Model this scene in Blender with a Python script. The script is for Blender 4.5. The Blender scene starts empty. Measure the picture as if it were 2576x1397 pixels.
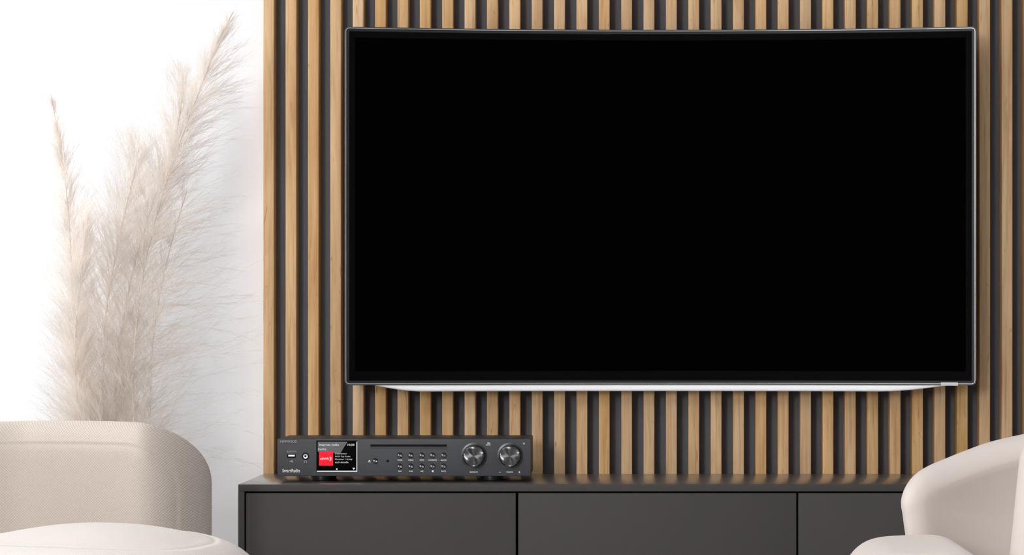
import bpy, bmesh, math, random
import numpy as np
from mathutils import Vector, Matrix
random.seed(7)
rng = np.random.default_rng(11)
sc = bpy.context.scene
C = sc.collection
PI = math.pi

# ------------------------------------------------------------------ camera
F, VX, VY, CZ, CD = 6148.0, 1575.0, 811.0, 0.879, 5.3     # focal (px), vanishing point (px), eye height, distance to slats
cam_d = bpy.data.cameras.new('camera'); cam = bpy.data.objects.new('camera', cam_d); C.objects.link(cam)
cam.location = (0, -CD, CZ); cam.rotation_euler = (PI/2, 0, 0)
cam_d.lens = F/2576*36; cam_d.sensor_width = 36; cam_d.sensor_fit = 'HORIZONTAL'
cam_d.shift_x = (1288-VX)/2576; cam_d.shift_y = (VY-698.5)/2576
cam_d.clip_start = 0.05
sc.camera = cam
# ------------------------------------------------------------------ view, world, lights
sc.view_settings.view_transform = 'Standard'; sc.view_settings.look = 'None'
sc.view_settings.gamma = 1; sc.view_settings.use_curve_mapping = False
sc.view_settings.exposure = 0.18
sc.cycles.diffuse_bounces = 12; sc.cycles.transmission_bounces = 16; sc.cycles.max_bounces = 24; sc.cycles.transparent_max_bounces = 48
w = bpy.data.worlds.new('world'); sc.world = w; w.use_nodes = True
w.node_tree.nodes['Background'].inputs[0].default_value = (0.92, 0.96, 1.0, 1)
w.node_tree.nodes['Background'].inputs[1].default_value = 1.0

def area(name, loc, tgt, sx, sy, power, col=(1, 1, 1)):
    l = bpy.data.lights.new(name, 'AREA'); l.shape = 'RECTANGLE'; l.size = sx; l.size_y = sy
    l.energy = power; l.color = col
    o = bpy.data.objects.new(name, l); C.objects.link(o); o.location = loc
    o.rotation_euler = (Vector(tgt)-Vector(loc)).to_track_quat('-Z', 'Y').to_euler()
    return o
# daylight entering through the window in the left wall, and through the wide window behind the camera
area('side_window_daylight', (-2.35, -0.60, 1.68), (0, -0.42, 1.45), 0.95, 1.4, 26, (0.99, 0.99, 1.0))
area('rear_window_daylight', (-2.0, -7.0, 1.9), (-0.3, 0, 0.9), 0.7, 1.2, 132, (1, 0.995, 1.0))
area('ceiling_light_glow', (-1.1, -3.5, 2.70), (-1.1, -3.5, 0), 1.6, 1.2, 46, (0.99, 0.99, 1.0))

def P(px, py, d):
    return Vector(((px-VX)*d/F, -CD+d, CZ-(py-VY)*d/F))

# ------------------------------------------------------------------ material helpers
def nt(name):
    m = bpy.data.materials.new(name); m.use_nodes = True
    return m, m.node_tree, m.node_tree.nodes['Principled BSDF']
def mat(name, col, rough=0.5, metal=0.0, spec=0.5, **k):
    m, t, b = nt(name)
    b.inputs['Base Color'].default_value = (*col, 1); b.inputs['Roughness'].default_value = rough
    b.inputs['Metallic'].default_value = metal; b.inputs['Specular IOR Level'].default_value = spec
    n = t.nodes.new('ShaderNodeTexNoise'); n.inputs['Scale'].default_value = k.get('ns', 60)
    tc = t.nodes.new('ShaderNodeTexCoord'); t.links.new(tc.outputs['Object'], n.inputs['Vector'])
    bp = t.nodes.new('ShaderNodeBump'); bp.inputs['Strength'].default_value = k.get('bump', 0.02); bp.inputs['Distance'].default_value = 0.001
    t.links.new(n.outputs['Fac'], bp.inputs['Height']); t.links.new(bp.outputs[0], b.inputs['Normal'])
    return m
def math_node(t, op, a, b=None, c=None):
    n = t.nodes.new('ShaderNodeMath'); n.operation = op
    for i, v in enumerate((a, b, c)):
        if v is None: continue
        if isinstance(v, (int, float)): n.inputs[i].default_value = v
        else: t.links.new(v, n.inputs[i])
    return n.outputs[0]
def ramp(t, fac, stops):
    r = t.nodes.new('ShaderNodeValToRGB'); e = r.color_ramp.elements
    while len(e) < len(stops): e.new(0.5)
    for x, (p, c) in zip(e, stops): x.position = p; x.color = (*c, 1) if len(c) == 3 else c
    t.links.new(fac, r.inputs[0]); return r.outputs[0]
def mix(t, fac, a, b, mode='MIX'):
    n = t.nodes.new('ShaderNodeMix'); n.data_type = 'RGBA'; n.blend_type = mode
    for i, v in ((0, fac), (6, a), (7, b)):
        if isinstance(v, (int, float)): n.inputs[i].default_value = v
        elif isinstance(v, tuple): n.inputs[i].default_value = (*v, 1)
        else: t.links.new(v, n.inputs[i])
    return n.outputs[2]

def wood_mat():
    m, t, b = nt('oak_slat')
    tc = t.nodes.new('ShaderNodeTexCoord'); oi = t.nodes.new('ShaderNodeObjectInfo')
    off = t.nodes.new('ShaderNodeVectorMath'); off.operation = 'MULTIPLY_ADD'
    comb = t.nodes.new('ShaderNodeCombineXYZ')
    for i in range(3): t.links.new(oi.outputs['Random'], comb.inputs[i])
    t.links.new(comb.outputs[0], off.inputs[0]); off.inputs[1].default_value = (37, 53, 91)
    t.links.new(tc.outputs['Object'], off.inputs[2])
    def noise(sx, sz, det, dist=0.0, rough=0.55):
        mp = t.nodes.new('ShaderNodeMapping'); mp.inputs['Scale'].default_value = (sx, sx, sz)
        t.links.new(off.outputs[0], mp.inputs[0])
        n = t.nodes.new('ShaderNodeTexNoise'); n.inputs['Scale'].default_value = 1; n.inputs['Detail'].default_value = det
        n.inputs['Distortion'].default_value = dist; n.inputs['Roughness'].default_value = rough
        t.links.new(mp.outputs[0], n.inputs['Vector']); return n.outputs['Fac']
    grain = noise(190, 5, 4, 0.6); broad = noise(30, 3.0, 3, 1.2); fine = noise(900, 30, 2)
    c1 = ramp(t, broad, [(0.28, (0.44, 0.255, 0.115)), (0.5, (0.53, 0.335, 0.165)), (0.72, (0.61, 0.41, 0.225))])
    g = ramp(t, grain, [(0.28, (0.70, 0.62, 0.52)), (0.48, (1, 1, 1)), (0.75, (1.06, 1.08, 1.10))])
    c2 = mix(t, 0.8, c1, g, 'MULTIPLY')
    f = ramp(t, fine, [(0.35, (0.93, 0.91, 0.88)), (0.6, (1, 1, 1))])
    c3 = mix(t, 0.5, c2, f, 'MULTIPLY')
    # sparse knots and cracks
    kn = noise(70, 11, 3, 2.2); km = ramp(t, kn, [(0.655, (0, 0, 0)), (0.72, (1, 1, 1))])
    c4 = mix(t, math_node(t, 'MULTIPLY', km, 0.55), c3, (0.22, 0.09, 0.03))
    tint = math_node(t, 'MULTIPLY_ADD', math_node(t, 'FRACT', math_node(t, 'MULTIPLY', oi.outputs['Random'], 17.3)), 0.16, 0.92)
    hs = t.nodes.new('ShaderNodeHueSaturation'); t.links.new(c4, hs.inputs['Color']); t.links.new(tint, hs.inputs['Value'])
    sat = math_node(t, 'MULTIPLY_ADD', math_node(t, 'FRACT', math_node(t, 'MULTIPLY', oi.outputs['Random'], 41.7)), 0.2, 0.93)
    t.links.new(sat, hs.inputs['Saturation'])
    t.links.new(hs.outputs[0], b.inputs['Base Color']); b.inputs['Roughness'].default_value = 0.62
    b.inputs['Specular IOR Level'].default_value = 0.3
    bp = t.nodes.new('ShaderNodeBump'); bp.inputs['Strength'].default_value = 0.15; bp.inputs['Distance'].default_value = 0.0006
    t.links.new(grain, bp.inputs['Height']); t.links.new(bp.outputs[0], b.inputs['Normal'])
    return m
def weave_mat(name, col, axis, size, strength, dist, dark=0.82):
    """knitted upholstery: staggered stitches, axis 'XZ' for upright and 'XY' for lying cushions"""
    m, t, b = nt(name)
    tc = t.nodes.new('ShaderNodeTexCoord'); sp = t.nodes.new('ShaderNodeSeparateXYZ'); t.links.new(tc.outputs['Object'], sp.inputs[0])
    u = sp.outputs['X']; v = sp.outputs['Z'] if axis == 'XZ' else sp.outputs['Y']
    k = 2*PI/size
    a = math_node(t, 'COSINE', math_node(t, 'MULTIPLY', u, k))
    c = math_node(t, 'COSINE', math_node(t, 'MULTIPLY', v, k*0.95))
    h = math_node(t, 'MULTIPLY_ADD', math_node(t, 'MULTIPLY', a, c), 0.5, 0.5)
    nz = t.nodes.new('ShaderNodeTexNoise'); nz.inputs['Scale'].default_value = 900; t.links.new(tc.outputs['Object'], nz.inputs['Vector'])
    hh = math_node(t, 'MULTIPLY_ADD', nz.outputs['Fac'], 0.35, h)
    col2 = tuple(x*dark for x in col)
    cc = mix(t, h, col2, col)
    t.links.new(cc, b.inputs['Base Color']); b.inputs['Roughness'].default_value = 0.9
    b.inputs['Specular IOR Level'].default_value = 0.15
    b.inputs['Sheen Weight'].default_value = 0.15
    bp = t.nodes.new('ShaderNodeBump'); bp.inputs['Strength'].default_value = strength; bp.inputs['Distance'].default_value = dist
    t.links.new(hh, bp.inputs['Height']); t.links.new(bp.outputs[0], b.inputs['Normal'])
    return m
def brushed(name, col, rough=0.35, vertical=False, aniso=0.6, metal=0.6, sc_=(8, 8, 900)):
    m, t, b = nt(name)
    tc = t.nodes.new('ShaderNodeTexCoord'); mp = t.nodes.new('ShaderNodeMapping'); mp.inputs['Scale'].default_value = sc_
    t.links.new(tc.outputs['Object'], mp.inputs[0]); n = t.nodes.new('ShaderNodeTexNoise'); n.inputs['Scale'].default_value = 1
    n.inputs['Detail'].default_value = 3; t.links.new(mp.outputs[0], n.inputs['Vector'])
    c = ramp(t, n.outputs['Fac'], [(0.3, tuple(x*0.85 for x in col)), (0.7, tuple(x*1.15 for x in col))])
    t.links.new(c, b.inputs['Base Color']); b.inputs['Metallic'].default_value = metal; b.inputs['Roughness'].default_value = rough
    bp = t.nodes.new('ShaderNodeBump'); bp.inputs['Strength'].default_value = 0.1; bp.inputs['Distance'].default_value = 0.0002
    t.links.new(n.outputs['Fac'], bp.inputs['Height']); t.links.new(bp.outputs[0], b.inputs['Normal'])
    return m
def spun_metal():
    m, t, b = nt('spun_dark_metal')
    b.inputs['Base Color'].default_value = (0.09, 0.09, 0.092, 1); b.inputs['Metallic'].default_value = 1
    b.inputs['Roughness'].default_value = 0.21; b.inputs['Anisotropic'].default_value = 0.9
    tg = t.nodes.new('ShaderNodeTangent'); tg.direction_type = 'RADIAL'; tg.axis = 'Y'
    t.links.new(tg.outputs[0], b.inputs['Tangent'])
    return m
def emit(name, col, s):
    m, t, b = nt(name)
    b.inputs['Base Color'].default_value = (0.01, 0.01, 0.01, 1); b.inputs['Emission Color'].default_value = (*col, 1)
    b.inputs['Emission Strength'].default_value = s; b.inputs['Roughness'].default_value = 0.8; b.inputs['Specular IOR Level'].default_value = 0.02
    return m
def plume_mat(name, col, transl=0.45, see=0.0):
    m = bpy.data.materials.new(name); m.use_nodes = True; t = m.node_tree; t.nodes.clear()
    o = t.nodes.new('ShaderNodeOutputMaterial'); d = t.nodes.new('ShaderNodeBsdfDiffuse'); r = t.nodes.new('ShaderNodeBsdfTranslucent')
    tc = t.nodes.new('ShaderNodeTexCoord'); n = t.nodes.new('ShaderNodeTexNoise'); n.inputs['Scale'].default_value = 14
    t.links.new(tc.outputs['Object'], n.inputs['Vector'])
    c = ramp(t, n.outputs['Fac'], [(0.35, tuple(x*0.86 for x in col)), (0.65, col)])
    t.links.new(c, d.inputs[0]); t.links.new(c, r.inputs[0])
    mx = t.nodes.new('ShaderNodeMixShader'); mx.inputs[0].default_value = transl
    t.links.new(d.outputs[0], mx.inputs[1]); t.links.new(r.outputs[0], mx.inputs[2])
    tr = t.nodes.new('ShaderNodeBsdfTransparent'); m2 = t.nodes.new('ShaderNodeMixShader'); m2.inputs[0].default_value = see
    t.links.new(mx.outputs[0], m2.inputs[1]); t.links.new(tr.outputs[0], m2.inputs[2]); t.links.new(m2.outputs[0], o.inputs[0])
    return m

M = {
 'wall': mat('white_paint', (0.70, 0.705, 0.72), 0.9, spec=0.2, ns=300, bump=0.03),
 'floor': mat('pale_floor', (0.46, 0.45, 0.44), 0.5),
 'wood': wood_mat(),
 'felt': mat('dark_felt', (0.118, 0.117, 0.124), 0.95, spec=0.1, ns=900, bump=0.2),
 'cab': mat('charcoal_lacquer', (0.050, 0.045, 0.044), 0.75, spec=0.22, ns=500, bump=0.03),
 'cabtop': mat('charcoal_lacquer_top', (0.056, 0.050, 0.048), 0.30, spec=1.0, ns=500, bump=0.03),
 'gap': mat('black_gap', (0.006, 0.006, 0.006), 0.9, spec=0.05),
 'groove': mat('tv_groove', (0.012, 0.012, 0.013), 0.3, spec=0.25, bump=0),
 'grey': mat('light_grey_plastic', (0.50, 0.50, 0.51), 0.5, bump=0),
 'tvblack': mat('tv_screen_black', (0.0006, 0.0006, 0.0006), 0.7, spec=0.0, bump=0),
 'bezel': mat('tv_bezel_black', (0.0016, 0.0016, 0.0017), 0.5, spec=0.02, bump=0),
 'rim': mat('tv_dark_rim', (0.08, 0.085, 0.09), 0.22, metal=0.9, bump=0),
 'chrome': mat('tv_chrome', (0.62, 0.63, 0.64), 0.18, metal=1.0, bump=0),
 'silver': mat('tv_white_trim', (0.98, 0.985, 1.0), 0.35, spec=0.6, bump=0),
 'tvback': mat('tv_back_plastic', (0.02, 0.02, 0.02), 0.5),
 'radio': brushed('radio_brushed_black', (0.030, 0.032, 0.037), 0.6, metal=0.0),
 'radiobody': mat('radio_body_black', (0.030, 0.031, 0.034), 0.45, metal=0.3),
 'rubber': mat('black_rubber', (0.008, 0.009, 0.009), 0.4),
 'slot': mat('slot_black', (0.002, 0.002, 0.002), 0.6, spec=0.1, bump=0),
 'spun': spun_metal(),
 'knobside': mat('knob_side', (0.004, 0.004, 0.004), 0.3, metal=0.0, bump=0),
 'print': mat('white_print', (0.72, 0.73, 0.73), 0.6, bump=0),
 'printgrey': mat('grey_print', (0.32, 0.33, 0.33), 0.6, bump=0),
 'steel': mat('port_steel', (0.55, 0.55, 0.55), 0.3, metal=0.8, bump=0),
 'dispframe': mat('display_frame_silver', (0.42, 0.43, 0.43), 0.35, metal=0.6, bump=0),
 'disp': mat('display_glass_black', (0.001, 0.001, 0.001), 0.5, spec=0.03, bump=0),
 'dispgrey': emit('display_lit_grey', (0.12, 0.12, 0.125), 1.0),
 'distext': emit('display_text', (0.75, 0.77, 0.78), 0.8),
 'dispred': emit('display_red', (1.0, 0.012, 0.03), 1.0),
 'plume': plume_mat('pampas_cream', (0.99, 0.935, 0.88), 0.5, 0.5),
 'stem': plume_mat('pampas_stem', (0.86, 0.76, 0.67), 0.25),
 'vase': mat('vase_ceramic', (0.72, 0.68, 0.63), 0.6),
 'frame': mat('window_white', (0.85, 0.85, 0.85), 0.4),
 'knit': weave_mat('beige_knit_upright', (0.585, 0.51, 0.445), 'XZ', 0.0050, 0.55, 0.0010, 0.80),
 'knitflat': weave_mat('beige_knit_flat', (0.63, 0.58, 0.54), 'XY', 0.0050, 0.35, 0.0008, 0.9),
 'smooth': weave_mat('beige_plain_cloth', (0.66, 0.59, 0.54), 'XZ', 0.0018, 0.15, 0.0003, 0.96),
 'legwood': mat('dark_leg', (0.05, 0.04, 0.035), 0.4),
}
def glass_mat():
    m, t, b = nt('window_glass'); b.inputs['Transmission Weight'].default_value = 1; b.inputs['Roughness'].default_value = 0; b.inputs['IOR'].default_value = 1.01
    return m
M['glass'] = glass_mat()
_b = M['cabtop'].node_tree.nodes['Principled BSDF']; _b.inputs['Coat Weight'].default_value = 0.8; _b.inputs['Coat Roughness'].default_value = 0.3; _b.inputs['Coat IOR'].default_value = 1.7

# ------------------------------------------------------------------ object helpers
def link(name, me, m, parent=None, loc=None):
    o = bpy.data.objects.new(name, me); C.objects.link(o)
    if m is not None: me.materials.append(m)
    if parent is not None: o.parent = parent
    if loc is not None: o.location = loc
    return o
def obj(name, bm, m, parent=None, loc=None, smooth=None):
    me = bpy.data.meshes.new(name); bmesh.ops.recalc_face_normals(bm, faces=bm.faces); bm.to_mesh(me); bm.free()
    if smooth is not None:
        me.shade_smooth() if smooth >= 180 else me.shade_smooth()
        if smooth < 180: me.set_sharp_from_angle(angle=math.radians(smooth))
    return link(name, me, m, parent, loc)
def thing(name, label, cat, loc=(0, 0, 0), group=None):
    o = bpy.data.objects.new(name, None); C.objects.link(o); o.location = loc; o.empty_display_size = 0.05
    o['label'] = label; o['category'] = cat
    if group: o['group'] = group
    return o
def bx(bm, x0, x1, y0, y1, z0, z1, bev=0.0, seg=2):
    r = bmesh.ops.create_cube(bm, size=1)
    vs = r['verts']
    for v in vs:
        v.co = Vector((x0 if v.co.x < 0 else x1, y0 if v.co.y < 0 else y1, z0 if v.co.z < 0 else z1))
    if bev > 0:
        es = list({e for v in vs for e in v.link_edges})
        bmesh.ops.bevel(bm, geom=es, offset=bev, segments=seg, profile=0.5, affect='EDGES')
def box(name, m, parent, x0, x1, y0, y1, z0, z1, bev=0.0, seg=2, origin=None):
    bm = bmesh.new(); o = origin or (0, 0, 0)
    bx(bm, x0-o[0], x1-o[0], y0-o[1], y1-o[1], z0-o[2], z1-o[2], bev, seg)
    return obj(name, bm, m, parent, origin, smooth=35 if bev else None)
def struct(o): o['kind'] = 'structure'; return o
def lathe(profile, n=48, axis='Z'):
    """profile: list of (r, h)"""
    bm = bmesh.new(); rings = []
    for r, h in profile:
        if r < 1e-7:
            rings.append([bm.verts.new((0, 0, h) if axis == 'Z' else (0, h, 0))])
        else:
            rings.append([bm.verts.new((r*math.cos(a), r*math.sin(a), h) if axis == 'Z' else (r*math.cos(a), h, r*math.sin(a)))
                          for a in (2*PI*i/n for i in range(n))])
    for A, B in zip(rings, rings[1:]):
        for i in range(n):
            j = (i+1) % n
            if len(A) == 1 and len(B) == 1: continue
            if len(A) == 1: bm.faces.new((A[0], B[i], B[j]))
            elif len(B) == 1: bm.faces.new((A[i], A[j], B[0]))
            else: bm.faces.new((A[i], A[j], B[j], B[i]))
    return bm

# ------------------------------------------------------------------ the room
RX0, RX1, RY0, RY1, RH = -2.7, 3.0, -7.3, 0.055, 2.75
T = 0.12
struct(box('floor', M['floor'], None, RX0-T, RX1+T, RY0-T, RY1+T, -0.1, 0))
struct(box('ceiling', M['wall'], None, RX0-T, RX1+T, RY0-T, RY1+T, RH, RH+0.1))
struct(box('wall_back', M['wall'], None, RX0-T, RX1+T, RY1, RY1+T, 0, RH))
struct(box('wall_right', M['wall'], None, RX1, RX1+T, RY0, RY1, 0, RH))
def wall_with_hole(name, axis, w0, w1, a0, a1, h0, h1, A0, A1):
    bm = bmesh.new()
    def b(a, c, z0, z1):
        if axis == 'X': bx(bm, w0, w1, a, c, z0, z1)
        else: bx(bm, a, c, w0, w1, z0, z1)
    b(A0, a0, 0, RH); b(a1, A1, 0, RH); b(a0, a1, 0, h0); b(a0, a1, h1, RH)
    return struct(obj(name, bm, M['wall']))
wall_with_hole('wall_left', 'X', RX0-T, RX0, -1.15, -0.12, 0.95, 2.45, RY0, RY1)
wall_with_hole('wall_front', 'Y', RY0-T, RY0, -2.62, -1.35, 1.1, 2.6, RX0-T, RX1+T)
def window(name, axis, w0, w1, a0, a1, z0, z1):
    bm = bmesh.new(); e = 0.05
    def b(a, c, z0, z1, i=0):
        if axis == 'X': bx(bm, w0+i, w1-i, a, c, z0, z1)
        else: bx(bm, a, c, w0+i, w1-i, z0, z1)
    b(a0, a0+e, z0, z1); b(a1-e, a1, z0, z1); b(a0+e, a1-e, z0, z0+e); b(a0+e, a1-e, z1-e, z1)
    f = struct(obj(name, bm, M['frame']))
    bm = bmesh.new(); b2 = (w0+w1)/2
    if axis == 'X': bx(bm, b2-.004, b2+.004, a0+e, a1-e, z0+e, z1-e)
    else: bx(bm, a0+e, a1-e, b2-.004, b2+.004, z0+e, z1-e)
    obj('window_pane', bm, M['glass'], f)
window('window_1', 'X', RX0-0.09, RX0-0.03, -1.15, -0.12, 0.95, 2.45)
window('window_2', 'Y', RY0-0.09, RY0-0.03, -2.62, -1.35, 1.1, 2.6)

# ------------------------------------------------------------------ slatted panel
PX = CD/F                                       # metres per pixel at the slat fronts
SD = 0.047                                      # slat depth
panel = thing('slatted_wall_panel', 'tall oak slat panel with dark backing covering the wall behind the television', 'wall panel', (0.25, 0.055, 0))
NS = 36
xL = (662-VX)*PX; pitch = 56.3*PX; fw = 27.3*PX
def child(o, p):
    o.parent = p; o.location = Vector(o.location)-Vector(p.location); return o
child(box('backing_board', M['felt'], None, xL, xL+pitch*(NS-1)+fw, SD, 0.0548, 0.02, 2.6), panel)
bm = bmesh.new(); bx(bm, 0, fw, 0, SD, 0, 2.58, 0.0018, 3)
slat0 = obj('slat', bm, M['wood'], None, smooth=35)
for k in range(NS):
    o = slat0 if k == 0 else slat0.copy()
    if k: C.objects.link(o)
    o.parent = panel; o.location = (xL+pitch*k-0.25, -0.055, 0.02)

# ------------------------------------------------------------------ sideboard
ct = 0.55; yf = -0.344
sx0 = (599-VX)*(CD+yf)/F; s1 = (CD+yf)/F
def fx(px): return (px-VX)*s1
def fz(py): return CZ-(py-VY)*s1
sbx1 = fx(2729)
cab = thing('sideboard', 'long charcoal low sideboard with flush doors below the television', 'sideboard', ((sx0+sbx1)/2, yf/2, 0))
top_th = fz(1219.5)-fz(1237.5); sd_th = fx(614.5)-fx(599)
def cpart(name, m, *a, **k): return child(box(name, m, None, *a, **k), cab)
tp = cpart('top_panel', M['cab'], sx0, sbx1, yf, -0.001, ct-top_th, ct, bev=0.0012)
tp.data.materials.append(M['cabtop'])                                    # smoother finish on the upper face
for p in tp.data.polygons:
    if p.normal.z > 0.9: p.material_index = 1
cpart('side_panel', M['cab'], sx0, sx0+sd_th, yf, -0.001, 0.12, ct-top_th, bev=0.0004)
cpart('side_panel', M['cab'], sbx1-sd_th, sbx1, yf, -0.001, 0.12, ct-top_th, bev=0.0004)
cpart('bottom_panel', M['cab'], sx0+sd_th, sbx1-sd_th, yf, -0.001, 0.12, 0.12+top_th)
cpart('inner_carcass', M['gap'], sx0+sd_th, sbx1-sd_th, yf+0.024, -0.003, 0.12+top_th, ct-top_th)
zt = fz(1241.5)
for a, b in ((618.5, 1297.5), (1303.5, 2003.5), (2008.5, 2709)):
    cpart('door', M['cab'], fx(a), fx(b), yf+0.0012, yf+0.021, 0.12+top_th+0.003, zt, bev=0.0012)
cpart('plinth', M['gap'], sx0+0.03, sbx1-0.03, yf+0.04, -0.01, 0, 0.12)

# ------------------------------------------------------------------ television
TD = CD-0.12
tx0, tx1 = (866-VX)*TD/F, (2457-VX)*TD/F
tz1, tz0 = CZ-(66-VY)*TD/F, CZ-(970.5-VY)*TD/F
TXC, THW = (tx0+tx1)/2, (tx1-tx0)/2
TW, TH, TZC = tx1-tx0, tz1-tz0, (tz0+tz1)/2
def tvbend(x): return 0.058*(1-(x/THW)**2)       # local: edges come forward of the middle
tv = thing('television', 'large curved flat-screen television, switched off, mounted on the slat panel', 'television', (TXC, -0.12, TZC))
def rr_loop(w, h, r, nx=48, nz=24, nc=8):
    pts = []; hw, hh = w/2, h/2; r = max(r, 1e-5)
    def seg(a, b, n):
        for i in range(n): pts.append((a[0]+(b[0]-a[0])*i/n, a[1]+(b[1]-a[1])*i/n))
    def arc(cx, cz, a0):
        for i in range(nc): a = a0+PI/2*i/nc; pts.append((cx+r*math.cos(a), cz+r*math.sin(a)))
    seg((-hw+r, -hh), (hw-r, -hh), nx); arc(hw-r, -hh+r, -PI/2)
    seg((hw, -hh+r), (hw, hh-r), nz); arc(hw-r, hh-r, 0)
    seg((hw-r, hh), (-hw+r, hh), nx); arc(-hw+r, hh-r, PI/2)
    seg((-hw, hh-r), (-hw, -hh+r), nz); arc(-hw+r, -hh+r, PI)
    return pts
def ring(profile, w, h, r, bend, cap=None):
    """sweep (inset, y) round a rounded rectangle"""
    bm = bmesh.new(); L = []
    for o, y in profile:
        L.append([bm.verts.new((x, y+bend(x), z)) for x, z in rr_loop(w-2*o, h-2*o, r-o)])
    n = len(L[0])
    for A, B in zip(L, L[1:]):
        for i in range(n): bm.faces.new((A[i], A[(i+1) % n], B[(i+1) % n], B[i]))
    return bm
obj('frame', ring([(0.004, 0.030), (0.0, 0.028), (0.0, 0.004), (0.0008, 0.0012), (0.0022, 0.0012)], TW, TH, 0.011, tvbend), M['rim'], tv, smooth=50)
obj('chrome_edge', ring([(0.0022, 0.004), (0.0022, 0.0012), (0.0030, 0.0), (0.0042, 0.0), (0.0052, 0.0016), (0.0052, 0.004)], TW, TH, 0.011, tvbend), M['chrome'], tv, smooth=50)
obj('inner_edge', ring([(0.0052, 0.0035), (0.0088, 0.0035), (0.0094, 0.0022), (0.0102, 0.0026)], TW, TH, 0.011, tvbend), M['groove'], tv, smooth=50)
def slab(x0, x1, y0, y1, z0, z1, bend, n=48):
    bm = bmesh.new(); g = []
    for i in range(n+1):
        x = x0+(x1-x0)*i/n; b = bend(x)
        g.append([bm.verts.new((x, y+b, z)) for y, z in ((y0, z0), (y0, z1), (y1, z1), (y1, z0))])
    for A, B in zip(g, g[1:]):
        for k in range(4): bm.faces.new((A[k], A[(k+1) % 4], B[(k+1) % 4], B[k]))
    bm.faces.new(g[0]); bm.faces.new(g[-1][::-1]); return bm
BZ = 0.0224
obj('bezel', ring([(0.0095, 0.004), (BZ, 0.0042), (BZ, 0.0055)], TW, TH, 0.0112, tvbend), M['bezel'], tv, smooth=50)
obj('screen', slab(-TW/2+BZ-.0015, TW/2-BZ+.001, 0.0048, 0.012, -TH/2+BZ+.0075, TH/2-BZ-.0008, tvbend), M['tvblack'], tv)
obj('lower_bezel_strip', slab(-TW/2+.0095, TW/2-.0095, 0.0045, 0.012, -TH/2+.0095, -TH/2+BZ+.0076, tvbend), M['bezel'], tv)
obj('back_cover', slab(-TW/2+.006, TW/2-.006, 0.0125, 0.040, -TH/2+.006, TH/2-.006, tvbend), M['tvback'], tv)
# white lower trim: a crescent hanging below the frame
def trim():
    bm = bmesh.new(); n = 72; x0, x1 = (925-VX)*TD/F-TXC, (2408-VX)*TD/F-TXC; g = []
    for i in range(n+1):
        s = i/n; x = x0+(x1-x0)*s
        px = 925+(2408-925)*s
        a = min(1, max(0, (px-925)/135)); b = min(1, max(0, (2408-px)/190))
        h = 0.0155*math.sin(a*PI/2)**1.1*math.sin(b*PI/2)**1.1+0.0004
        zb = -TH/2+0.0025; yb = tvbend(x)
        sec = [(0.0085, 0.002), (0.007, 0.0), (0.0062, -0.35), (0.0066, -0.75), (0.009, -1.0), (0.016, -1.02), (0.030, -0.7), (0.034, 0.002)]
        g.append([bm.verts.new((x, yb+y, zb+(z if z > 0 else z*h))) for y, z in sec])
    for A, B in zip(g, g[1:]):
        for k in range(8): bm.faces.new((A[k], A[(k+1) % 8], B[(k+1) % 8], B[k]))
    bm.faces.new(g[0]); bm.faces.new(g[-1][::-1]); return bm
obj('lower_trim', trim(), M['silver'], tv, smooth=60)
lx = lambda px: (px-VX)*TD/F-TXC
o = obj('sensor_window', slab(lx(2369), lx(2411), 0.0003, 0.006, -TH/2-0.0005, -TH/2+0.0065, tvbend, 6), M['grey'], tv)
o['label'] = 'light grey sensor cover at the lower right edge'
bm = bmesh.new(); bx(bm, -0.2, 0.2, 0.0985, 0.1195, -0.15, 0.15, 0.002); obj('wall_bracket', bm, M['tvback'], tv)

# ------------------------------------------------------------------ radio
RD = 5.03
def rx(px): return (px-VX)*RD/F
def rz(py): return CZ-(py-VY)*RD/F
ry = -CD+RD
RC = Vector((rx(1016), ry+0.08, ct))
rad = thing('internet_radio', 'wide black hi-fi internet radio with CD slot, colour display and two knobs, on the sideboard', 'radio', RC)
def R(px, py, y=0.0): return Vector((rx(px), ry+y, rz(py)))-RC
def rbox(name, m, parent, ax, ay, bx_, by, y0, y1, bev=0.0, seg=2):
    a = R(ax, by, y0); b = R(bx_, ay, y1); c = (a+b)/2
    bm = bmesh.new(); bx(bm, a.x-c.x, b.x-c.x, a.y-c.y, b.y-c.y, a.z-c.z, b.z-c.z, bev, seg)
    pl = parent.get('_c') if parent is not rad else None
    loc = c - (Vector(pl) if pl is not None else Vector((0, 0, 0)))
    o = obj(name, bm, m, parent, loc, smooth=35 if bev else None); o['_c'] = list(c); return o
rbox('body', M['radiobody'], rad, 700, 1104.5, 1333, 1197, 0.0062, 0.165, 0.0015)
fp = rbox('front_panel', M['radio'], rad, 697.5, 1104.5, 1335.5, 1198.5, 0.0, 0.006, 0.0012, 3)
def rlathe(name, m, parent, px, py, profile, n=48, sharp=40):
    bm = lathe(profile, n, 'Y'); c = R(px, py, 0)
    pl = parent.get('_c') if parent is not rad else None
    o = obj(name, bm, m, parent, c-(Vector(pl) if pl is not None else Vector((0, 0, 0))), smooth=sharp); o['_c'] = list(c); return o
u = RD/F
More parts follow.
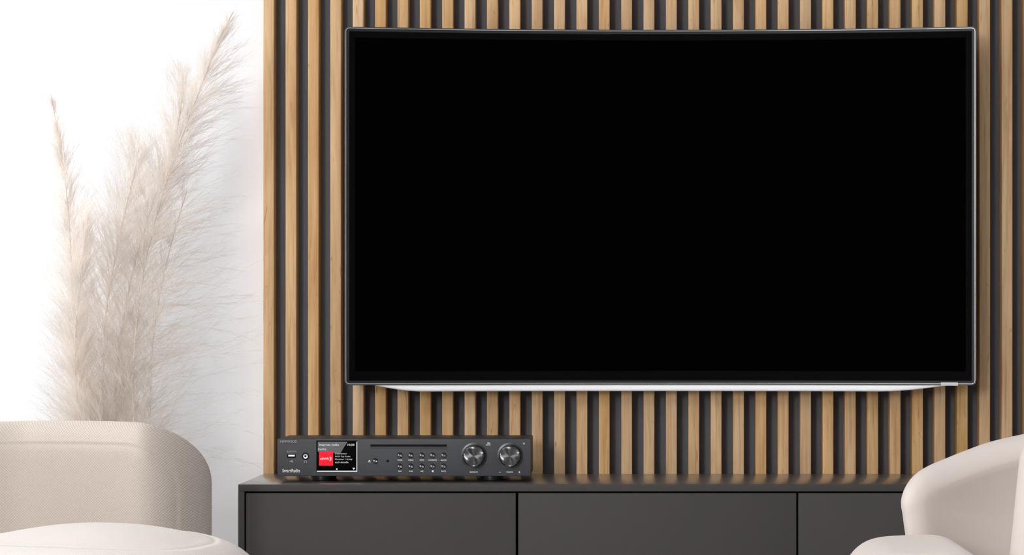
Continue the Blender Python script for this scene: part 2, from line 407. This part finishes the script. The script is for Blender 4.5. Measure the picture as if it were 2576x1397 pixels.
def text(name, s, m, parent, x0, y0, x1, y1, y=-0.0003, ext=0.00012, bold=0.0, fit=True):
    """lettering whose bounding box fills the given panel rectangle"""
    cu = bpy.data.curves.new(name, 'FONT'); cu.body = s; cu.size = 1; cu.extrude = 0.0; cu.offset = bold
    tmp = bpy.data.objects.new(name, cu); C.objects.link(tmp)
    bpy.context.view_layer.update()
    me = bpy.data.meshes.new_from_object(tmp.evaluated_get(bpy.context.evaluated_depsgraph_get()))
    bpy.data.objects.remove(tmp); bpy.data.curves.remove(cu)
    xs = [v.co.x for v in me.vertices]; ys = [v.co.y for v in me.vertices]
    ax, bx_, ay, by = min(xs), max(xs), min(ys), max(ys)
    a = R(x0, y1, y); b = R(x1, y0, y); c = (a+b)/2
    sx = (b.x-a.x)/(bx_-ax); sy = (b.z-a.z)/(by-ay)
    bm = bmesh.new(); bm.from_mesh(me); bpy.data.meshes.remove(me)
    for v in bm.verts: v.co = Vector(((v.co.x-(ax+bx_)/2)*sx, 0, (v.co.y-(ay+by)/2)*sy))
    r = bmesh.ops.extrude_face_region(bm, geom=bm.faces[:])
    for g in r['geom']:
        if isinstance(g, bmesh.types.BMVert): g.co.y -= ext
    pl = parent.get('_c') if parent is not rad else None
    me2 = bpy.data.meshes.new(name); bmesh.ops.recalc_face_normals(bm, faces=bm.faces); bm.to_mesh(me2); bm.free()
    return link(name, me2, m, parent, c-(Vector(pl) if pl is not None else Vector((0, 0, 0))))
def parts_poly(name, polys, m, parent, y=-0.0003, ext=0.0001):
    """small printed symbols from pixel polygons on the panel"""
    bm = bmesh.new()
    for p in polys:
        f = bm.faces.new([bm.verts.new(R(a, b, y)) for a, b in p])
        r = bmesh.ops.extrude_face_region(bm, geom=[f])
        for g in r['geom']:
            if isinstance(g, bmesh.types.BMVert): g.co.y -= ext
    pl = parent.get('_c') if parent is not rad else None
    if pl is not None:
        for v in bm.verts: v.co -= Vector(pl)
    return obj(name, bm, m, parent)
# feet
for px in (803, 1233):
    bm = lathe([(0, 0.0001), (0.0185, 0.0001), (0.0205, 0.0015), (0.0230, 0.0085), (0.0230, 0.0138), (0, 0.0138)], 40)
    obj('foot', bm, M['rubber'], rad, (rx(px)-RC.x, 0.045-0.08, 0), smooth=30)
    bm = lathe([(0, 0.0001), (0.0185, 0.0001), (0.0205, 0.0015), (0.0230, 0.0085), (0.0230, 0.0138), (0, 0.0138)], 40)
    obj('foot', bm, M['rubber'], rad, (rx(px)-RC.x, 0.13-0.08, 0), smooth=30)
# corner return under the panel ends
# lettering and sockets, left part
text('brand_lettering', 'KENWOOD', M['printgrey'], fp, 705, 1108.5, 748, 1114.5, ext=0.0018, bold=0.02)
text('socket_lettering', 'BLUETOOTH', M['printgrey'], fp, 722, 1134.5, 745, 1138.6, bold=0.02)
usb = rbox('usb_socket', M['slot'], rad, 722.5, 1143.5, 744, 1152.5, -0.0004, 0.002, 0.0004)
rbox('contact_tongue', M['steel'], usb, 725.5, 1145, 741.5, 1149, -0.0008, 0.0)
parts_poly('usb_symbol', [[(728.5, 1160.3), (737, 1160.3), (737, 1162), (728.5, 1162)], [(731, 1160.5), (734, 1158), (736.5, 1158.6), (733, 1161)], [(731.5, 1161.5), (735, 1164.5), (737, 1163.8), (734, 1161)]], M['printgrey'], fp)
jack = rlathe('headphone_socket', M['steel'], rad, 768.5, 1148.5, [(0.0022, 0.0), (0.0022, -0.0012), (0.0045, -0.0014), (0.0052, -0.0006), (0.0052, 0.001)], 32)
rlathe('socket_bore', M['slot'], jack, 768.5, 1148.5, [(0, -0.0005), (0.0022, -0.0005), (0.0022, 0.0008)], 24)
rlathe('socket_surround', M['slot'], jack, 768.5, 1148.5, [(0.0052, -0.0004), (0.0075, -0.0003), (0.0078, 0.0008)], 32)
def arcpoly(cx, cy, r0, r1, a0, a1, n=10):
    A = [math.radians(a0+(a1-a0)*i/n) for i in range(n+1)]
    return [(cx+r1*math.cos(a), cy-r1*math.sin(a)) for a in A]+[(cx+r0*math.cos(a), cy-r0*math.sin(a)) for a in reversed(A)]
parts_poly('headphone_symbol', [arcpoly(768.5, 1162, 2.6, 3.4, 0, 180), [(765, 1161.5), (766.6, 1161.5), (766.6, 1164.5), (765, 1164.5)], [(770.4, 1161.5), (772, 1161.5), (772, 1164.5), (770.4, 1164.5)]], M['printgrey'], fp)
text('model_lettering', 'SmartRadio', M['print'], fp, 710.5, 1180, 754.5, 1189, bold=0.015)
# display
disp = rbox('display', M['disp'], rad, 798, 1110.5, 897.5, 1185.5, -0.0008, 0.003, 0.0006)
parts_poly('display_frame', [[(797.3, 1184.6), (899, 1184.6), (899, 1187.8), (797.3, 1187.8)], [(896.6, 1112), (899, 1112), (899, 1184.6), (896.6, 1184.6)]], M['dispframe'], disp, -0.0003, 0.0009)
parts_poly('display_surround', [[(795.8, 1108.6), (898, 1108.6), (898, 1110.6), (795.8, 1110.6)], [(795.8, 1110.6), (798.1, 1110.6), (798.1, 1186), (795.8, 1186)]], M['slot'], disp, -0.0002, 0.0006)
parts_poly('header_area', [[(799.5, 1112), (874, 1112), (856, 1141.5), (857, 1141.6), (799.5, 1137)]], M['dispgrey'], disp, -0.00082, 0.00006)
text('header_lettering', 'Internet radio', M['distext'], disp, 802.5, 1116.5, 853, 1122.2, -0.0009, 0.0001, 0.012)
text('clock_lettering', '10:28', M['distext'], disp, 874, 1117, 891.5, 1122, -0.0009, 0.0001, 0.01)
text('station_lettering', 'SWR3', M['distext'], disp, 800, 1128.7, 820.5, 1133.2, -0.0009, 0.0001, 0.01)
cover = rbox('station_tile', M['dispred'], disp, 802.5, 1137.3, 838, 1172.3, -0.00095, -0.00082)
text('tile_lettering', '»SWR', M['distext'], disp, 805.5, 1151.8, 828, 1157, -0.00105, 0.0001, 0.03)
text('tile_numeral', '3', M['distext'], disp, 829, 1150, 834, 1159.5, -0.00105, 0.0001, 0.02)
for i, (s, x1) in enumerate((('Description:', 873), ('SWR Top Radio', 881.5), ('Nummer 1 bringt', 886.5), ('euch aktuelle', 876.5))):
    y = 1140+i*7
    text('text_line', s, M['printgrey'] if False else M['distext'], disp, 843, y, x1, y+4.6, -0.0009, 0.0001, 0.0)
parts_poly('page_dots', [arcpoly(847.3, 1180.8, 0, 2.2, 0, 350, 12)], M['distext'], disp, -0.0009)
parts_poly('wifi_symbol', [[(886.5, 1177.8), (890, 1177.2), (893.5, 1177.8), (890, 1182.8)]], M['distext'], disp, -0.0009)
# slot, eject, buttons
rbox('disc_slot', M['slot'], rad, 932, 1118.6, 1124, 1124, -0.0004, 0.002, 0.0)
rbox('slot_lip', M['radio'], rad, 931, 1124.2, 1125, 1128, -0.0008, 0.002, 0.0004)
parts_poly('eject_symbol', [[(926.3, 1160.8), (932.2, 1160.8), (929.3, 1157.6)], [(926.3, 1161.8), (932.2, 1161.8), (932.2, 1163.4), (926.3, 1163.4)]], M['print'], fp)
def highlight_wave(a, A=0.095):
    """height per radius of three shallow waves, shaped in to make wedge highlights"""
    return A*math.cos(3*(a-PI/2))  # added relief that turns the light into three bright wedges
def spun_button(name, px, py, r, h):
    """small turned button with waves added to its face for wedge highlights"""
    n = 48; bm = bmesh.new(); L = []
    for rr, hh, s in ((r*1.25, 0.0, 0), (r*1.12, -0.0006, 0), (r, -h*0.85, 0), (r*0.93, -h, 1), (r*0.6, -h, 1), (r*0.3, -h, 1), (0.00002, -h, 1)):
        ringv = []
        for i in range(n):
            a = 2*PI*i/n
            y = hh - s*rr*highlight_wave(a)
            ringv.append(bm.verts.new((rr*math.cos(a), y, rr*math.sin(a))))
        L.append(ringv)
    for A, B in zip(L, L[1:]):
        for i in range(n): bm.faces.new((A[i], A[(i+1) % n], B[(i+1) % n], B[i]))
    bm.faces.new(L[-1])
    c = R(px, py, 0)
    return obj(name, bm, M['spun'], rad, c, smooth=40)
spun_button('eject_button', 944.3, 1160.3, 5.6*u, 0.003)
rlathe('infrared_receiver', M['slot'], rad, 975.3, 1160.5, [(0, -0.0004), (0.0026, -0.0004), (0.003, 0.0005)], 24)
lab = (('MODE', 'MENU', 'INFO', 'FAVORITE', 'ALARM'), ('|◂◂', '▸▸|', '▸II', '■', 'BACK'))
wd = ((13, 13, 10.5, 21, 16), (8, 8, 7, 5, 12))
for j, py in enumerate((1146.2, 1174)):
    for i, px in enumerate((1005.7, 1033.2, 1061, 1088.2, 1116)):
        spun_button('button', px, py, 5.6*u, 0.003)
        lx_, ly = px+0.3, py+12
        hw = wd[j][i]/2
        if j == 0 or i == 4:
            text('button_lettering', lab[j][i], M['print'], fp, lx_-hw, ly-1.9, lx_+hw, ly+1.9, bold=0.02)
        else:
            tri = lambda x, s: [(x, ly-2), (x+3*s, ly), (x, ly+2)]
            bar = lambda x: [(x, ly-2), (x+0.9, ly-2), (x+0.9, ly+2), (x, ly+2)]
            polys = {0: [bar(lx_-4), tri(lx_, -1), tri(lx_+3.4, -1)], 1: [tri(lx_-3.6, 1), tri(lx_-0.2, 1), bar(lx_+3)],
                     2: [tri(lx_-3, 1), bar(lx_+0.6), bar(lx_+2.4)], 3: [[(lx_-2.2, ly-2.2), (lx_+2.2, ly-2.2), (lx_+2.2, ly+2.2), (lx_-2.2, ly+2.2)]]}[i]
            parts_poly('button_symbol', polys, M['print'], fp)
# knobs
def knob(px, py):
    k = rlathe('knob', M['knobside'], rad, px, py, [(33*u, 0.0), (33*u, -0.0008), (28.6*u, -0.0014), (27.6*u, -0.012), (26.6*u, -0.0136), (24.8*u, -0.0140)], 72, 30)
    n = 144; bm = bmesh.new(); L = []
    for rr, hh, s in ((25.6*u, -0.0142, 0), (24.2*u, -0.0152, 0.6), (21.5*u, -0.0154, 1), (12*u, -0.0154, 1), (5*u, -0.0154, 1), (0.3*u, -0.0154, 1)):
        L.append([bm.verts.new((rr*math.cos(a), hh-s*rr*highlight_wave(a), rr*math.sin(a))) for a in (2*PI*i/n for i in range(n))])  # knob face waved only so that it catches wedge highlights
    for A, B in zip(L, L[1:]):
        for i in range(n): bm.faces.new((A[i], A[(i+1) % n], B[(i+1) % n], B[i]))
    bm.faces.new(L[-1]); obj('knob_face', bm, M['spun'], k, smooth=35)
knob(1192.5, 1147.3); knob(1283.3, 1147.3)
text('knob_lettering', 'NAVIGATE', M['print'], fp, 1181.5, 1186.3, 1202, 1190, bold=0.02)
text('knob_lettering', 'VOLUME', M['print'], fp, 1273.5, 1186.3, 1290.5, 1190, bold=0.02)
parts_poly('minus_symbol', [[(1255.5, 1188), (1259.5, 1188), (1259.5, 1189), (1255.5, 1189)]], M['print'], fp)
parts_poly('plus_symbol', [[(1304.3, 1187.7), (1305.8, 1187.7), (1305.8, 1186), (1307.2, 1186), (1307.2, 1187.7), (1308.7, 1187.7), (1308.7, 1189.1), (1307.2, 1189.1), (1307.2, 1190.8), (1305.8, 1190.8), (1305.8, 1189.1), (1304.3, 1189.1)]], M['print'], fp)
text('disc_logo', 'disc', M['print'], fp, 1225.5, 1113, 1233.5, 1117.2, bold=0.03)
text('disc_logo', 'DIGITAL', M['print'], fp, 1222.5, 1118.4, 1234.5, 1121.4, bold=0.03)
rlathe('power_light', M['printgrey'], rad, 1318, 1116.3, [(0, -0.0006), (0.0020, -0.0006), (0.0024, 0.0003)], 20)
for o in list(bpy.data.objects):
    if '_c' in o: del o['_c']

# ------------------------------------------------------------------ armchairs
def cushion(w, h, r, Tk, er, seam=None, bulge=0.0, deform=None, nx=30, nz=24, nc=16, shape=None, back_bulge=0.0):
    """padded slab in the XZ plane, thickness 2*Tk along Y (front -Y). er = edge softness, seam = inset of the piping line."""
    bm = bmesh.new(); L = []
    prof = []
    na = 12
    for i in range(na+1):                          # front half from the rim in
        a = PI/2*i/na
        prof.append((er*(1-math.cos(a)), -Tk*math.sin(a)))
    if seam is not None:
        prof = [p for p in prof if not (seam-0.0035 < p[0] < seam+0.0035)]
        yy = -Tk*math.sqrt(max(0, 1-((er-min(seam, er))/er)**2))
        prof += [(seam-0.0028, yy), (seam, yy+0.0022), (seam+0.0028, yy)]
        prof.sort(key=lambda p: p[0])
    hmin = min(w, h)/2-er
    inn = []
    for k in range(1, 13): inn.append(k/13)
    rings = []
    back = [(o, -y) for o, y in prof if not (seam is not None and abs(o-seam) < 0.003)]
    def base(o): return rr_loop(w-2*o, h-2*o, min(r-o*0.8, min(w, h)/2-o-0.001), nx, nz, nc) if shape is None else shape(o)
    for o, y in reversed(prof): rings.append([(x, y, z) for x, z in base(o)])
    front_in = []
    bl = base(prof[-1][0])
    for s in inn:
        e = 1-s; front_in.append([(x*e, -Tk-bulge*(1-(1-s)**2), z*e) for x, z in bl])
    bl2 = base(back[-1][0]); back_in = []
    for s in inn:
        e = 1-s; back_in.append([(x*e, Tk+back_bulge*(1-(1-s)**2), z*e) for x, z in bl2])
    seq = list(reversed(front_in))+rings+[[(x, y, z) for x, z in base(o)] for o, y in back[1:]]+back_in
    for rg in seq:
        L.append([bm.verts.new(deform(Vector(p)) if deform else p) for p in rg])
    n = len(L[0])
    for A, B in zip(L, L[1:]):
        for i in range(n): bm.faces.new((A[i], A[(i+1) % n], B[(i+1) % n], B[i]))
    for e, sgn in ((L[0], 1), (L[-1], -1)):
        c = bm.verts.new(sum((v.co for v in e), Vector())/n)
        for i in range(n): bm.faces.new((e[i], e[(i+1) % n], c))
    return bm
def flat(v): return Vector((v.x, -v.z, -v.y))     # lay the slab down: front (-Y) becomes up
def add_legs(ch, pts):
    for x, y in pts:
        bm = lathe([(0, 0), (0.011, 0), (0.017, 0.13), (0, 0.13)], 20); obj('leg', bm, M['legwood'], ch, (x, y, 0), smooth=40)

# left armchair: upright shell with a piped rim, plump seat in front of it
LC = Vector((-1.06, -1.15, 0))
ch = thing('armchair', 'beige knitted-fabric armchair at the left, in front of the pampas grass', 'armchair', LC)
dB = 4.50
bw, bh = 0.54, 0.50
bxc = (489-VX)*dB/F - bw/2
def bend_l(v):
    x = v.x/(bw/2)
    a = abs(x)
    if x > 0: v.y += -0.02*min(a/0.64, 1)**2 + (0.15*((a-0.64)/0.36)**1.6 if a > 0.64 else 0)
    else: v.y += -0.26*max(0, (a-0.15)/0.85)**1.8
    v.z += -0.006*x*x
    return v
bm = cushion(bw, bh, 0.118, 0.055, 0.055, seam=0.040, bulge=-0.01, deform=bend_l, nx=40)
obj('backrest', bm, M['knit'], ch, Vector((bxc, -CD+dB+0.055, CZ-(1063-VY)*dB/F-bh/2+0.001))-LC, smooth=180)
sw, sdp = 0.56, 0.52
def seat_l(v):
    v = flat(v); v.z -= 0.022*(max(0, v.x/(sw/2)))**2.2
    return v
bm = cushion(sw, sdp, 0.22, 0.085, 0.10, seam=0.085, bulge=0.022, deform=seat_l, nx=30, nc=20)
so = obj('seat_cushion', bm, M['knitflat'], ch, Vector((-0.90, -1.155, 0.430))-LC, smooth=180); so.rotation_euler = (0, 0, math.radians(-16))
bm = cushion(0.62, 0.54, 0.22, 0.07, 0.05, deform=flat); o = obj('base', bm, M['knitflat'], ch, Vector((-1.06, -1.18, 0.21))-LC, smooth=180)
add_legs(ch, [(-0.2, -0.2), (0.2, -0.2), (-0.2, 0.18), (0.2, 0.18)])

# right armchair: swept shell rising to the right, low rounded arm in front
RCc = Vector((0.95, -1.15, 0))
ch2 = thing('armchair', 'smooth beige armchair at the right edge, in front of the sideboard', 'armchair', RCc)
dS = 4.45; us = dS/F
shell_px = [(2262, 1285), (2258, 1262), (2263, 1238), (2275, 1215), (2298, 1191), (2335, 1171), (2380, 1155), (2440, 1134), (2500, 1115), (2576, 1098), (2660, 1082), (2760, 1076), (2850, 1086), (2920, 1110), (2965, 1150), (2985, 1210), (2990, 1300), (2980, 1400), (2940, 1500), (2850, 1590), (2700, 1630), (2520, 1630), (2400, 1590), (2330, 1520), (2295, 1440), (2274, 1360)]
pc = (2625, 1350)
def dense(pts, n=144):
    pts = [Vector(((a-pc[0])*us, -(b-pc[1])*us)) for a, b in pts]; N = len(pts); out = []
    seg = []
    for i in range(N):                              # Catmull-Rom
        p0, p1, p2, p3 = pts[i-1], pts[i], pts[(i+1) % N], pts[(i+2) % N]
        for k in range(8):
            t = k/8
            seg.append(0.5*((2*p1)+(-p0+p2)*t+(2*p0-5*p1+4*p2-p3)*t*t+(-p0+3*p1-3*p2+p3)*t**3))
    Ls = [0]
    for a, b in zip(seg, seg[1:]+seg[:1]): Ls.append(Ls[-1]+(b-a).length)
    tot = Ls[-1]; j = 0
    for i in range(n):
        d = tot*i/n
        while Ls[j+1] < d: j += 1
        a, b = seg[j], seg[(j+1) % len(seg)]; out.append(a.lerp(b, (d-Ls[j])/(Ls[j+1]-Ls[j])))
    return out
sh = dense(shell_px)
sgn = sum(a.x*b.y-b.x*a.y for a, b in zip(sh, sh[1:]+sh[:1]))
def shell_shape(o):
    res = []; n = len(sh)
    for i in range(n):
        t = (sh[(i+1) % n]-sh[i-1]).normalized(); nrm = Vector((-t.y, t.x)) if sgn > 0 else Vector((t.y, -t.x))
        q = sh[i]+nrm*o; res.append((q.x, q.y))
    return res
def bend_r(v):
    s = (v.x+0.26)/0.26
    v.y += -0.10*max(0, -(v.x+0.02)/0.24)**2.0*1.0 - 0.16*max(0, (v.x-0.05)/0.25)**2
    return v
bm = cushion(0.5, 0.4, 0.1, 0.05, 0.042, bulge=-0.035, deform=bend_r, shape=shell_shape, back_bulge=0.02)
obj('backrest', bm, M['smooth'], ch2, Vector(((pc[0]-VX)*us, -CD+dS+0.05, CZ-(pc[1]-VY)*us))-RCc, smooth=180)
dA = 4.0; ua = dA/F
aw, ah = (2490-2142)*ua, 0.46
def arm_d(v):
    v = flat(v); v.z += 0.005*v.x/(aw/2); return v
bm = cushion(aw, ah, 0.085, 0.075, 0.068, bulge=0.0, deform=arm_d)
o = obj('seat_cushion', bm, M['smooth'], ch2, Vector(((2334-VX)*ua, -CD+dA+0.16, CZ-(1383-VY)*(ua*1.0)-0.08))-RCc, smooth=180); 
dK = 4.2; uk = dK/F
def bk(v):
    v.x += 0.02*(v.z/0.2)**1 - 0.02; return v
bm = cushion(0.26, 0.52, 0.09, 0.05, 0.05, bulge=0.01, deform=bk)
o = obj('side_wing', bm, M['smooth'], ch2, Vector(((2580-VX)*uk+0.13, -CD+dK+0.05, CZ-(1040-VY)*uk-0.26))-RCc, smooth=180)
bm = cushion(0.50, 0.44, 0.18, 0.07, 0.05, deform=flat); obj('base', bm, M['smooth'], ch2, Vector((0.80, -1.10, 0.22))-RCc, smooth=180)
add_legs(ch2, [(-0.3, -0.1), (0.02, -0.1), (-0.3, 0.2), (0.02, 0.2)])

# ------------------------------------------------------------------ pampas grass
dP = 4.97
def Q(px, py, dy=0.0):
    d = dP+dy; return np.array(P(px, py, d))
VASE = np.array([-0.99, -0.33, 0.0])
bm = lathe([(0, 0), (0.075, 0), (0.10, 0.03), (0.125, 0.16), (0.11, 0.32), (0.06, 0.43), (0.048, 0.47), (0.055, 0.50), (0.049, 0.50), (0.042, 0.47), (0.055, 0.42), (0.10, 0.31), (0.11, 0.16), (0.09, 0.04), (0, 0.035)], 48)
vase = obj('floor_vase', bm, M['vase'], None, tuple(VASE), smooth=60)
vase['label'] = 'pale ceramic floor vase holding the pampas grass behind the left armchair'; vase['category'] = 'vase'
def strands(P0, D, L, G, R0, K=5, curl=0.0):
    """N tapered hairs as 3-sided tubes -> (verts, faces)"""
    N = len(L); s = np.linspace(0, 1, K)
    side = np.cross(D, rng.normal(size=(N, 3))); side /= np.linalg.norm(side, axis=1)[:, None]+1e-9
    pts = P0[:, None]+D[:, None]*(L[:, None, None]*s[None, :, None])+G[:, None]*(L[:, None, None]*(s**2)[None, :, None])
    pts = pts+side[:, None]*(curl*L[:, None, None]*(np.sin(s*PI))[None, :, None])
    up = np.cross(D, side)
    rad_ = R0[:, None]*(1-0.75*s[None])
    V = np.zeros((N, K, 3, 3))
    for j in range(3):
        a = 2*PI*j/3
        V[:, :, j] = pts+(side*math.cos(a)+up*math.sin(a))[:, None]*rad_[:, :, None]
    idx = np.arange(N*K*3).reshape(N, K, 3)
    A = idx[:, :-1]; B = idx[:, 1:]
    Fq = np.stack([A, np.roll(A, -1, 2), np.roll(B, -1, 2), B], -1).reshape(-1, 4)
    return V.reshape(-1, 3), Fq, pts
def np_mesh(name, V, Fq):
    me = bpy.data.meshes.new(name); me.vertices.add(len(V)); me.vertices.foreach_set('co', V.astype(np.float32).ravel())
    me.loops.add(Fq.size); me.loops.foreach_set('vertex_index', Fq.astype(np.int32).ravel())
    me.polygons.add(len(Fq)); me.polygons.foreach_set('loop_start', np.arange(0, Fq.size, 4, dtype=np.int32))
    me.update(calc_edges=True); me.validate(); me.shade_smooth(); return me
def unit(a): return a/(np.linalg.norm(a, axis=-1, keepdims=True)+1e-9)
def spline(pts, n=60):
    pts = np.array(pts); N = len(pts); out = []
    ext = np.vstack([2*pts[0]-pts[1], pts, 2*pts[-1]-pts[-2]])
    for i in range(N-1):
        p0, p1, p2, p3 = ext[i:i+4]
        for k in range(12):
            t = k/12; out.append(0.5*((2*p1)+(-p0+p2)*t+(2*p0-5*p1+4*p2-p3)*t*t+(-p0+3*p1-3*p2+p3)*t**3))
    out.append(pts[-1]); return np.array(out)
def plume(label, axis, base_n, nb, hp, lenf, angf, right=1.0, left=1.0, droop=0.13, thick=0.00034):
    """axis: tip-first list of (px, py, dy); lenf/angf(t): branch length (m) and angle (deg), t = 0 at the tip, 1 at the base"""
    A = [Q(*a) for a in axis]; 
    mouth = VASE+np.array([base_n*0.028, base_n*0.006, 0.47])
    bottom = VASE+np.array([-base_n*0.05, 0, 0.06])
    full = spline(A+[mouth, bottom]); crv = spline(A)
    root = thing('pampas_plume', label, 'pampas grass', tuple(bottom), 'cream pampas plumes standing in the floor vase')
    # stem tube
    bm = bmesh.new(); rings = []; n = len(full)
    for i, p in enumerate(full):
        t = unit(full[min(i+1, n-1)]-full[max(i-1, 0)]); a = unit(np.cross(t, [0.1, 1, 0.05])); b = np.cross(t, a)
        r = 0.0011+0.0006*min(1, i/(n*0.6))
        rings.append([bm.verts.new(tuple(p+r*(a*math.cos(q)+b*math.sin(q))-bottom)) for q in (2*PI*k/8 for k in range(8))])
    for X, Y in zip(rings, rings[1:]):
        for k in range(8): bm.faces.new((X[k], X[(k+1) % 8], Y[(k+1) % 8], Y[k]))
    bm.faces.new(rings[0]); bm.faces.new(rings[-1]); obj('stem', bm, M['stem'], root, smooth=180)
    # branches
    m = len(crv); t = 0.015+0.98*rng.random(nb)**0.72
    fi = t*(m-1); i0 = np.clip(fi.astype(int), 0, m-2); fr = (fi-i0)[:, None]
    p = crv[i0]*(1-fr)+crv[i0+1]*fr; up = unit(crv[i0]-crv[i0+1])
    phi = rng.random(nb)*2*PI
    e1 = unit(np.cross(up, [0, 1.0, 0])); e1 *= np.sign(e1[:, :1]+1e-9)     # image-right
    e2 = unit(np.cross(up, e1))
    cx = np.cos(phi); rd = e1*cx[:, None]+e2*(np.sin(phi)*0.8)[:, None]
    rd = unit(rd)
    ang = np.radians(np.array([angf(x) for x in t])*(0.75+0.5*rng.random(nb)))
    ang = ang*np.where(cx > 0, right, left)**0.6
    D = up*np.cos(ang)[:, None]+rd*np.sin(ang)[:, None]
    D = unit(D+rng.normal(size=(nb, 3))*0.13)
    L = np.array([lenf(x) for x in t])*(0.55+0.75*rng.random(nb))*np.where(cx > 0, right, left)
    g = np.zeros((nb, 3)); g[:, 2] = -droop*(0.4+rng.random(nb))*np.minimum(1, L/0.10)
    V1, F1, bp = strands(p, D, L, g, np.full(nb, thick*1.35), K=7, curl=0.05)
    # hairs along every branch
    bi = np.repeat(np.arange(nb), hp); s = 0.08+0.92*rng.random(len(bi))
    k = np.clip((s*6).astype(int), 0, 5); f = (s*6-k)[:, None]
    hp0 = bp[bi, k]*(1-f)+bp[bi, k+1]*f; tan = unit(bp[bi, k+1]-bp[bi, k])
    rnd = unit(rng.normal(size=(len(bi), 3))); ha = np.radians(8+22*rng.random(len(bi)))[:, None]
    hd = unit(tan*np.cos(ha)+rnd*np.sin(ha)+np.array([0, 0, 0.10]))
    hl = (0.016+0.050*rng.random(len(bi)))*(0.45+0.75*np.minimum(1, L[bi]/0.09))*(1.15-0.45*s)
    hg = np.zeros((len(bi), 3)); hg[:, 2] = -0.25*rng.random(len(bi))
    V2, F2, _ = strands(hp0, hd, hl, hg, np.full(len(bi), thick*0.75)*(0.7+0.6*rng.random(len(bi))), K=4, curl=0.04)
    V = np.vstack([V1, V2])-bottom; Fq = np.vstack([F1, F2+len(V1)])
    link('plumage', np_mesh('plumage', V, Fq), M['plume'], root)
    return root
def lerpf(*kv):
    xs = [a for a, _ in kv]; ys = [b for _, b in kv]
    return lambda x: float(np.interp(x, xs, ys))
plume('tallest cream pampas plume, leaning right with its tip near the slat panel',
      [(586, 30, 0.0), (540, 128, 0.0), (500, 235, 0.0), (455, 350, 0.0), (415, 470, 0), (378, 600, 0), (352, 740, 0), (338, 880, 0), (335, 1000, 0), (338, 1110, 0), (335, 1180, 0)], 1.0,
      760, 17, lerpf((0, .012), (.08, .03), (.2, .085), (.45, .12), (.7, .125), (1, .10)), lerpf((0, 5), (.1, 12), (.2, 26), (.5, 38), (.8, 42), (1, 36)), right=1.3, left=0.9)
plume('narrow cream pampas plume with a bare pointed tip, farthest left',
      [(129, 243, 0.02), (143, 330, 0.02), (160, 430, 0.02), (172, 540, 0.02), (180, 680, 0.02), (188, 820, 0.02), (200, 960, 0.01), (216, 1090, 0), (240, 1180, 0)], -1.4,
      560, 15, lerpf((0, .022), (.12, .03), (.22, .05), (.4, .075), (.6, .095), (1, .10)), lerpf((0, 4), (.12, 8), (.2, 18), (.5, 26), (1, 30)), right=1.0, left=1.0, droop=0.03)
plume('cream pampas plume with a fluffy tip just left of and behind the tallest plume',
      [(456, 178, 0.05), (458, 240, 0.05), (445, 330, 0.05), (415, 430, 0.05), (375, 540, 0.05), (335, 680, 0.05), (305, 840, 0.04), (292, 970, 0.02), (290, 1090, 0.01), (295, 1180, 0)], 0.3,
      600, 14, lerpf((0, .015), (.08, .05), (.25, .10), (.5, .12), (1, .11)), lerpf((0, 8), (.12, 24), (.35, 32), (.7, 34), (1, 32)), right=0.8, left=1.3, droop=0.03)
plume('broad feathery pampas plume filling the middle, between the narrow and the tallest plumes',
      [(350, 370, 0.02), (335, 450, 0.02), (312, 540, 0.02), (290, 650, 0.01), (268, 780, 0.01), (258, 920, 0.0), (260, 1090, 0), (275, 1180, 0)], -0.3,
      520, 14, lerpf((0, .05), (.2, .10), (.6, .11), (1, .10)), lerpf((0, 24), (.3, 30), (1, 34)), right=0.8, left=1.15, droop=0.03)
plume('short pampas plume low on the left of the clump, leaning out over the armchair',
      [(222, 540, -0.03), (212, 620, -0.03), (200, 720, -0.03), (190, 830, -0.02), (190, 950, -0.01), (206, 1090, 0), (235, 1180, 0)], -0.9,
      480, 13, lerpf((0, .04), (.3, .08), (.7, .095), (1, .10)), lerpf((0, 16), (.4, 28), (1, 34)), right=0.9, left=1.1, droop=0.04)
plume('drooping pampas plume low on the right, its long wisps spreading over the bare wall',
      [(470, 480, 0.04), (440, 580, 0.04), (412, 690, 0.03), (392, 800, 0.02), (380, 920, 0.01), (376, 1070, 0), (360, 1180, 0)], 1.5,
      300, 11, lerpf((0, .05), (.2, .10), (.5, .15), (1, .15)), lerpf((0, 25), (.3, 48), (.7, 62), (1, 62)), right=1.35, left=0.6, droop=0.08)
